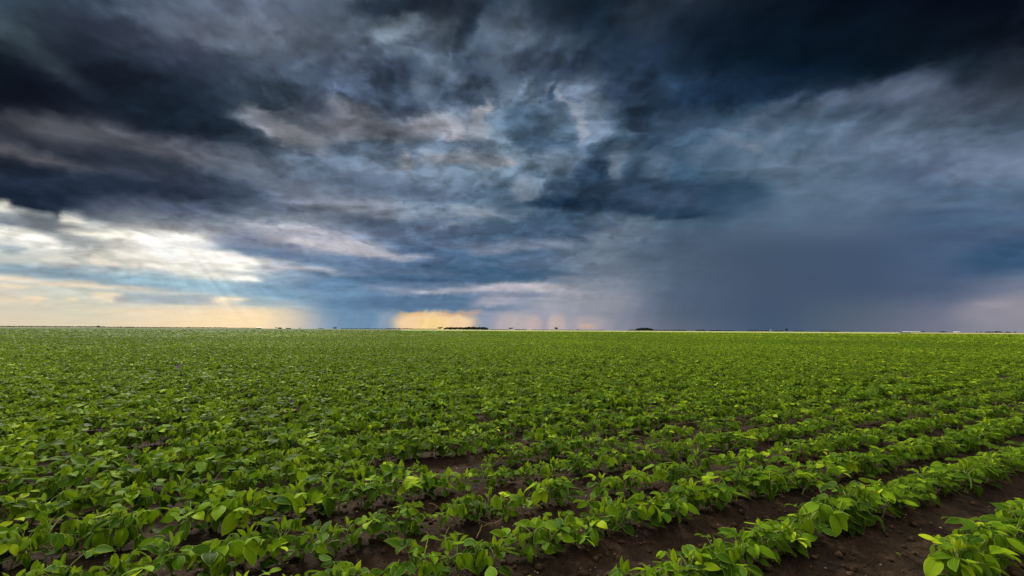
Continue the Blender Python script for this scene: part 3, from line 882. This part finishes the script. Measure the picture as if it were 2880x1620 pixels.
straws = [
 ([(778, 1486), (820, 1489), (862, 1500), (893, 1503), (906, 1513)], .0016, 'long thin bent straw lying on the bare soil at lower left'),
 ([(399, 1335), (428, 1339)], .0042, 'short thick pale straw stub among leaves at left'),
 ([(1352, 1494), (1395, 1481), (1430, 1470), (1490, 1456)], .0011, 'long brown straw stretched along the soil beside the lower middle rows'),
 ([(1340, 1512), (1350, 1500), (1356, 1488)], .0016, 'short straw crossing the end of the long brown straw'),
 ([(1253, 1518), (1260, 1506), (1266, 1494)], .0015, 'thin upright straw bit on soil in the lower middle'),
 ([(1206, 1425), (1225, 1425), (1243, 1431)], .0015, 'pale curved straw on soil above the lower middle gap'),
 ([(1157, 1427), (1168, 1420), (1180, 1411)], .0015, 'short tan straw beside the patchy middle row'),
 ([(1414, 1380), (1428, 1376), (1441, 1366)], .0017, 'slanting straw on the soil between the middle rows'),
 ([(1526, 1368), (1546, 1362)], .0034, 'short thick tan straw chip near the frame middle'),
 ([(2006, 1296), (2030, 1293)], .0022, 'small straw near the soil clods on the right side'),
 ([(2190, 1335), (2212, 1333)], .0020, 'pale straw sliver below the soil clods on the right'),
 ([(700, 1490), (738, 1484)], .0018, 'faint straw flake beside the lower left clump'),
 ([(404, 1549), (438, 1546)], .0020, 'straw flake in dark soil at the bottom left'),
]
for path, rad, lab in straws:
    P3 = []
    for (a, b) in path:
        x, y = on_soil(a, b); P3.append(np.array([x, y, gz(x, y) + rad * 1.1 + .003]))
    # resample and let it arch a little
    Q3 = []
    for i in range(len(P3) - 1):
        for f in np.linspace(0, 1, 5)[:-1]:
            p = P3[i] * (1 - f) + P3[i + 1] * f; p[2] += .003 * math.sin(PI * f); Q3.append(p)
    Q3.append(P3[-1])
    c0 = Q3[0].copy()
    V_, F_ = tube([p - c0 for p in Q3], [rad * (.7 + .3 * math.sin(PI * i / len(Q3))) for i in range(len(Q3))], 6)
    tag(link('dry_straw', mesh_from('dry_straw', V_, F_, STRAW), loc=c0), lab, 'straw', 'dry straws lying on the soil')

def ico(sub=1):
    import bmesh
    b = bmesh.new(); bmesh.ops.create_icosphere(b, subdivisions=sub, radius=1)
    v = np.array([q.co[:] for q in b.verts]); f = np.array([[q.index for q in p.verts] for p in b.faces]); b.free()
    return v, f
IV, IF = ico(1); IV2, IF2 = ico(2)
def scatter_lumps(name, n, rmin, rmax, flat, matl, label, region, sub=1, sink=.35):
    V_, F_ = [], []
    iv, if_ = (IV, IF) if sub == 1 else (IV2, IF2)
    off = 0
    for _ in range(n):
        if callable(region): x, y, big = region()
        else:
            x, y = drs.uniform(*region[0]), drs.uniform(*region[1]); big = 1
        r = rmin * (rmax / rmin) ** (drs.rand() ** 1.8) * big
        sc = r * np.array([1, drs.uniform(.55, .95), flat * drs.uniform(.7, 1.2)])
        a = drs.uniform(0, 6.28); c_, s_ = math.cos(a), math.sin(a)
        v = iv * (1 + drs.uniform(-.22, .22, (len(iv), 1))) * sc
        v = np.stack([v[:, 0] * c_ - v[:, 1] * s_, v[:, 0] * s_ + v[:, 1] * c_, v[:, 2]], -1)
        V_.append(v + (x, y, gz(x, y) + sc[2] * (1 - sink))); F_.append(if_ + off); off += len(iv)
    o = link(name, mesh_from(name, np.concatenate(V_), np.concatenate(F_), matl, smooth=(sub == 2)))
    return tag(o, label, None, kind='stuff')
def near_spot():
    r = 1.25 * (5.2 / 1.25) ** (drs.rand() ** 1.1); a = R(drs.uniform(-52, 52))
    return r * math.sin(a), r * math.cos(a), 1
scatter_lumps('husk_litter', 800, .0018, .0060, .45, HUSK, 'pale seed husks and grit scattered over the dark soil', near_spot)
CLOD = plain_mat('soil_clod', (.014, .0075, .004), (.075, .045, .026), 45, .95, .1, .6)
clods_at = [on_soil(a, b) for a, b in ((2240, 1290), (2225, 1305), (2255, 1300), (2080, 1345), (2100, 1338), (2065, 1350), (1890, 1390))]
def clod_spot():
    if drs.rand() < .07:
        cx, cy = clods_at[drs.randint(len(clods_at))]
        return cx + drs.normal(0, .035), cy + drs.normal(0, .02), 1.5
    return near_spot()
scatter_lumps('soil_crumbs', 5200, .003, .021, .75, CLOD, 'dark crumbly soil clods lying between the crop rows', clod_spot, 1, .45)

def weed(px, py, h, seed, lab):
    rng = np.random.RandomState(seed)
    x, y = on_soil(px, py)
    LV, LU, LT, LFc = [], [], [], []
    for k_ in range(4):
        a = k_ * PI / 2 + rng.uniform(-.4, .4)
        dr = np.array([math.cos(a), math.sin(a), .5])
        vv_, uu_, tt_ = leaflet(np.array([0, 0, h * (.5 + .12 * k_)]), dr, np.array([0, 0, 1.0]), h * .6, h * .28, .5, .3, 0, rng, .8)
        off = len(LV); LV += vv_; LU += uu_; LT += tt_; LFc += [[q + off for q in f] for f in LF]
    e = link('weed_seedling', None, loc=(x, y, gz(x, y)))
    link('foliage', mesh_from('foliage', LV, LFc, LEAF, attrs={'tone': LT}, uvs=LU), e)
    V_, F_ = tube([(0, 0, -.01), (.002, 0, h * .5), (0, .001, h)], [.0012, .001, .0006], 5)
    link('stem', mesh_from('stem', V_, F_, STEM), e)
    tag(e, lab, 'seedling')
weed(842, 1590, .030, 1, 'tiny green seedling on bare soil in the lower left gap')
weed(2528, 1566, .016, 2, 'tiny green sprout on the bare soil at lower right')
weed(1208, 1560, .018, 3, 'tiny pale sprout beside the bottom middle plants')

# ------------------------------------------------------------------ far fields
GRAIN = plain_mat('ripening_grain', (.24, .26, .085), (.30, .30, .12), .02, .9, .1)
def sector(name, pxa, pxb, d0, d1, z, matl, label):
    V_, F_ = [], []
    n = 40
    for i in range(n + 1):
        v = px_dir(pxa + (pxb - pxa) * i / n, 929); h_ = math.hypot(v[0], v[1])
        wob = 1 + .10 * math.sin(i * .9 + pxa)
        for d_ in (d0 * (1.0 if i % n else 1.5), (d0 + d1) / 2, d1 * wob):
            V_.append((v[0] / h_ * d_, v[1] / h_ * d_, z))
    for i in range(n):
        for j in range(2):
            F_.append([i * 3 + j, i * 3 + j + 1, i * 3 + j + 4, i * 3 + j + 3])
    return tag(link(name, mesh_from(name, V_, F_, matl, smooth=False)), kind='structure')
sector('grain_field', 1125, 2530, 268, 2300, .05, GRAIN, '')
GRAIN2 = plain_mat('yellow_stubble', (.26, .26, .07), (.33, .30, .12), .02, .9, .1)
sector('stubble_field', 2560, 2960, 420, 1500, .09, GRAIN2, '')

# ------------------------------------------------------------------ far trees, woods and farm buildings
CROWN = plain_mat('dark_crown', (.010, .017, .009), (.028, .040, .015), .6, .8, .1)
BARK = plain_mat('bark', (.05, .04, .03), (.10, .08, .06), 3)
def crown_mesh(rx_, rz_, h0, n, leaf, rng, lobes=5):
    """many small leaf-clump faces spread through a few overlapping lobes"""
    cs = np.array([(rng.uniform(-.5, .5) * rx_, rng.uniform(-.5, .5) * rx_, h0 + rz_ * rng.uniform(.6, 1.4), rng.uniform(.45, .75)) for _ in range(lobes)] + [(0, 0, h0 + rz_, .8)])
    c_ = cs[rng.randint(len(cs), size=n)]
    def unit(a): return a / np.linalg.norm(a, axis=1, keepdims=True)
    d = unit(rng.normal(size=(n, 3))); q = rng.rand(n, 1) ** .35
    p = c_[:, :3] + d * np.array([rx_, rx_, rz_]) * c_[:, 3:] * q
    p[:, 2] = np.maximum(h0 * .8, p[:, 2])
    u = unit(rng.normal(size=(n, 3))); v = unit(np.cross(u, rng.normal(size=(n, 3))))
    l = leaf * rng.uniform(.5, 1.2, (n, 1))
    V_ = np.stack([p - u * l - v * l * .6, p + u * l - v * l * .6, p + u * l * .8 + v * l * .7, p - u * l * .8 + v * l * .7], 1).reshape(-1, 3)
    return V_, np.arange(4 * n).reshape(n, 4)
def far_pos(px, dist):
    v = px_dir(px, 929); h_ = math.hypot(v[0], v[1])
    return v[0] / h_ * dist, v[1] / h_ * dist
def depth_scale(px):              # metres of range per metre of depth at this column
    v = px_dir(px, 929); return math.hypot(v[0], v[1]) / v[1]
def far_tree(px, hp, wp, h, lab, seed, kind='round'):
    rng = np.random.RandomState(seed)
    dist = FPX * h / hp * depth_scale(px)
    x, y = far_pos(px, dist)
    w = h * wp / hp / depth_scale(px)
    e = link('tree', None, loc=(x, y, 0))
    tr = .22 if kind == 'round' else .35
    V_, F_ = crown_mesh(w * .5, h * (1 - tr) * .5, h * tr, 420, h * .055, rng)
    link('crown', mesh_from('crown', V_, F_, CROWN, smooth=False), e)
    V2, F2 = tube([(0, 0, -.3), (h * .01, 0, h * .2), (0, h * .01, h * .5), (h * .01, 0, h * .8)], [h * .035, h * .028, h * .018, h * .006], 8)
    for k_ in range(4):
        a = k_ * 1.6 + rng.uniform(-.3, .3); z0 = h * (.25 + .1 * k_)
        v_, f_ = tube([(0, 0, z0), (math.cos(a) * w * .18, math.sin(a) * w * .18, z0 + h * .1), (math.cos(a) * w * .34, math.sin(a) * w * .34, z0 + h * .22)], [h * .014, h * .009, h * .004], 6)
        off = len(V2); V2 = list(V2) + list(v_); F2 = list(F2) + [[q + off for q in f] for f in f_]
    link('trunk', mesh_from('trunk', V2, F2, BARK), e)
    tag(e, lab, 'tree', 'lone trees along the horizon')
TREES = [
 (25, 3.6, 9, 7, 'tiny dark tree on the skyline near the left frame edge'),
 (104, 4, 9, 7, 'small dark tree on the far left skyline under pale sky'),
 (277, 6.5, 15, 8, 'larger of two touching dark trees on the far left skyline'),
 (291, 4.2, 9, 7, 'smaller of two touching dark trees on the far left skyline'),
 (331, 4, 7, 7, 'left one of a close tree pair on the left skyline'),
 (339, 5, 8, 8, 'right and taller one of a close tree pair on the left skyline'),
 (531, 4.2, 13, 7, 'low wide bush tree alone on the skyline under the sunbeams'),
 (563, 2.8, 9, 6, 'very low bush on the skyline right of the sunbeams'),
 (776, 5, 6, 7, 'thin dark tree standing left of the farm sheds'),
 (842, 3.2, 9, 6, 'low bush between the dark barn and the rounded tree'),
 (941, 7, 19, 9, 'rounded dark tree below the blue rain column'),
 (1236, 9, 22, 10, 'big round dark tree in front of the golden gap'),
 (1437, 8, 16, 9, 'round tree alone right of the square wood'),
 (1564, 10, 12, 10, 'tall narrow tree in front of the orange rain shafts'),
 (1626, 3.8, 9, 7, 'small bush below the rightmost orange rain shaft'),
 (2212, 10, 10, 10, 'tall lone tree right of the tiny white tower'),
 (2396, 3.6, 10, 7, 'small bush at the right end of the pale grain field'),
 (2595, 5, 18, 8, 'low broad dark tree right of the long white shed'),
 (2746, 4.6, 4, 7, 'left one of two thin trees near the right edge'),
 (2759, 4.6, 4, 7, 'right one of two thin trees near the right edge'),
 (2854, 4.4, 10, 7, 'last dark bush tree at the right frame edge'),
]
for k_, (px, hp, wp, h, lab) in enumerate(TREES): far_tree(px, hp, wp, h, lab, 500 + k_)

def belt(x0, x1, hp, h, lab, seed, name='tree_belt', dens=1.0, flat=.75):
    """a far strip of trees that reads as one mass"""
    rng = np.random.RandomState(seed)
    V_, F_, off = [], [], 0
    xm = (x0 + x1) / 2
    n = max(3, int((x1 - x0) / (hp * .55) * dens))
    dist = min(FPX * h / hp, 4200)
    hh = dist * hp / FPX
    cx0, cy0 = far_pos(xm, dist * depth_scale(xm))
    for i in range(n):
        px = x0 + (x1 - x0) * (i + rng.uniform(.2, .8)) / n
        edge = min(1, (min(px - x0, x1 - px) + 3) / (hp * 1.2 + 3))
        x, y = far_pos(px, dist * depth_scale(px) * (1 + rng.uniform(-.012, .03)))
        hs = hh * rng.uniform(flat, 1.0) * (.55 + .45 * edge)
        v_, f_ = crown_mesh(hs * rng.uniform(.45, .75), hs * .46, hs * .08, 90, hs * .11, rng, 3)
        V_.append(v_ + np.array([x - cx0, y - cy0, 0])); F_.append(f_ + off); off += len(v_)
    o = link(name, mesh_from(name, np.concatenate(V_), np.concatenate(F_), CROWN, smooth=False), loc=(cx0, cy0, 0))
    tag(o, lab, None, kind='stuff')
BELTS = [
 (-60, 300, 4.6, 10, 'thin dark far treeline on the left skyline'), (300, 640, 3.6, 9, 'faint far treeline under the sunbeams'),
 (350, 378, 4.2, 8, 'short dark copse on the left skyline'), (435, 447, 3.8, 7, 'tiny thicket on the skyline left of centre'),
 (640, 725, 2.6, 7, 'low scrub left of the farm sheds'), (893, 910, 3.2, 7, 'low scrub left of the rounded tree'), (960, 1085, 2.8, 8, 'low dark treeline under the rain column'),
 (1083, 1165, 4.4, 8, 'dark treeline at the left end of the golden gap'), (1165, 1232, 3.0, 7, 'broken line of bushes in front of the golden gap'),
 (1380, 1430, 2.6, 7, 'low scrub right of the square wood'), (1446, 1482, 3.2, 7, 'low scrub right of the round tree'), (1495, 1700, 2.2, 7, 'faint low hedge under the orange shafts'),
 (1767, 1932, 4.4, 8, 'long dark treeline under the rain curtain'), (1956, 1986, 5.4, 9, 'dark copse right of the domed wood'), (1992, 2030, 4.8, 8, 'second dark copse right of the domed wood'), (2030, 2066, 3.2, 7, 'thin hedge under the dark rain'),
 (2099, 2163, 3.8, 8, 'dark hedge left of the tiny white tower'), (2176, 2205, 3.4, 7, 'short dark hedge right of the tiny white tower'), (2228, 2262, 3.6, 7, 'dark hedge right of the tall lone tree'), (2305, 2360, 4.0, 8, 'dark treeline at the end of the grain field'),
 (2640, 2661, 4.4, 8, 'small square thicket left of the small white shed'), (2770, 2787, 5.0, 8, 'small dark thicket near the right edge'), (2790, 2817, 6.6, 9, 'larger dark thicket near the right edge'), (2826, 2842, 4.6, 8, 'low thicket left of the last bush'),
]
for k_, (a, b, hp, h, lab) in enumerate(BELTS): belt(a, b, hp, h, lab, 700 + k_)
belt(1248, 1372, 8.2, 10, 'dark flat-topped square wood beside the golden gap', 801, 'woodland', 2.4, .93)
belt(1300, 1372, 9.6, 11.5, 'taller dark right half of the square wood', 802, 'woodland', 2.6, .95)
belt(1788, 1838, 10.0, 11, 'domed dark wood under the rain curtain', 803, 'woodland', 2.4, .85)

WHITEW = plain_mat('white_wall', (.62, .61, .57), (.72, .71, .68), 1.0)
ROOFM = plain_mat('grey_roof', (.30, .29, .28), (.40, .39, .37), 1.0)
DARKW = plain_mat('dark_boards', (.035, .032, .03), (.06, .055, .05), 1.0)
WINM = plain_mat('dark_opening', (.02, .022, .026), (.03, .033, .04), 2)
def boxm(x0, x1, y0, y1, z0, z1):
    v = [(x, y, z) for z in (z0, z1) for y in (y0, y1) for x in (x0, x1)]
    f = [[0, 2, 3, 1], [4, 5, 7, 6], [0, 1, 5, 4], [2, 6, 7, 3], [0, 4, 6, 2], [1, 3, 7, 5]]
    return v, f
def building(name, px, wp, hp, h, lab, cat, wallm, roofm, roof_frac=.35, depth=.5, win=2):
    dist = FPX * h / hp * depth_scale(px)
    x, y = far_pos(px, dist)
    w = h * wp / hp
    e = link(name, None, loc=(x, y, 0)); e.rotation_euler.z = -math.atan2(x, y)
    hw = h * (1 - roof_frac); dp = w * depth
    v, f = boxm(-w / 2, w / 2, -dp / 2, dp / 2, 0, hw)
    link('wall', mesh_from('wall', v, f, wallm, smooth=False), e)
    ov = .04 * w
    rv = [(-w / 2 - ov, -dp / 2 - ov, hw + .003), (w / 2 + ov, -dp / 2 - ov, hw + .003), (w / 2 + ov, dp / 2 + ov, hw + .003), (-w / 2 - ov, dp / 2 + ov, hw + .003), (-w / 2 - ov, 0, h), (w / 2 + ov, 0, h)]
    me_ = bpy.data.meshes.new('roof'); me_.from_pydata(rv, [], [(0, 1, 5, 4), (2, 3, 4, 5), (0, 4, 3), (1, 2, 5), (0, 3, 2, 1)]); me_.materials.append(roofm)
    link('roof', me_, e)
    for k_ in range(win):
        cx = -w / 2 + w * (k_ + .5) / win
        v, f = boxm(cx - w * .05, cx + w * .05, -dp / 2 - .06, -dp / 2 - .003, hw * .35, hw * .75)
        link('window', mesh_from('window', v, f, WINM, smooth=False), e)
    v, f = boxm(w * .28, w * .28 + min(1.6, w * .12), -dp / 2 - .08, -dp / 2 - .004, 0.0, hw * .7)
    link('door', mesh_from('door', v, f, WINM, smooth=False), e)
    tag(e, lab, cat)
building('farm_shed', 728, 13, 3.6, 5.5, 'low pale-roofed farm shed on the skyline left of the thin tree', 'shed', DARKW, WHITEW)
building('farm_shed', 787, 9, 4.0, 5.5, 'small dark shed just right of the thin tree', 'shed', DARKW, DARKW, .4)
building('barn', 811, 13, 4.4, 6.5, 'dark barn with grey roof left of the rain column', 'barn', DARKW, ROOFM, .5)
building('farm_house', 1268, 6, 3.4, 6, 'small pale house at the left end of the square wood', 'house', WHITEW, ROOFM, .4, .8)
building('white_shed', 2563, 36, 2.4, 4.5, 'long low white shed on the right skyline', 'shed', WHITEW, WHITEW, .3, .2, 6)
building('white_shed', 2690, 13, 2.8, 4.5, 'short white shed on the right skyline beside the square thicket', 'shed', WHITEW, WHITEW, .3, .4, 2)
# tiny white tower: shaft with a wider head
def tower(px, hp, h, lab):
    dist = FPX * h / hp * depth_scale(px); x, y = far_pos(px, dist)
    e = link('water_tower', None, loc=(x, y, 0))
    v, f = tube([(0, 0, 0), (0, 0, h * .55), (0, 0, h * .62)], [h * .13, h * .11, h * .11], 14)
    link('shaft', mesh_from('shaft', v, f, WHITEW), e)
    v, f = tube([(0, 0, h * .60), (0, 0, h * .68), (0, 0, h * .9), (0, 0, h), (0, 0, h * 1.005)], [h * .12, h * .26, h * .26, h * .1, .01], 16)
    link('tank', mesh_from('tank', v, f, WHITEW), e)
    tag(e, lab, 'water tower')
tower(2168, 5.4, 10, 'tiny white tower on the right skyline between dark hedges')
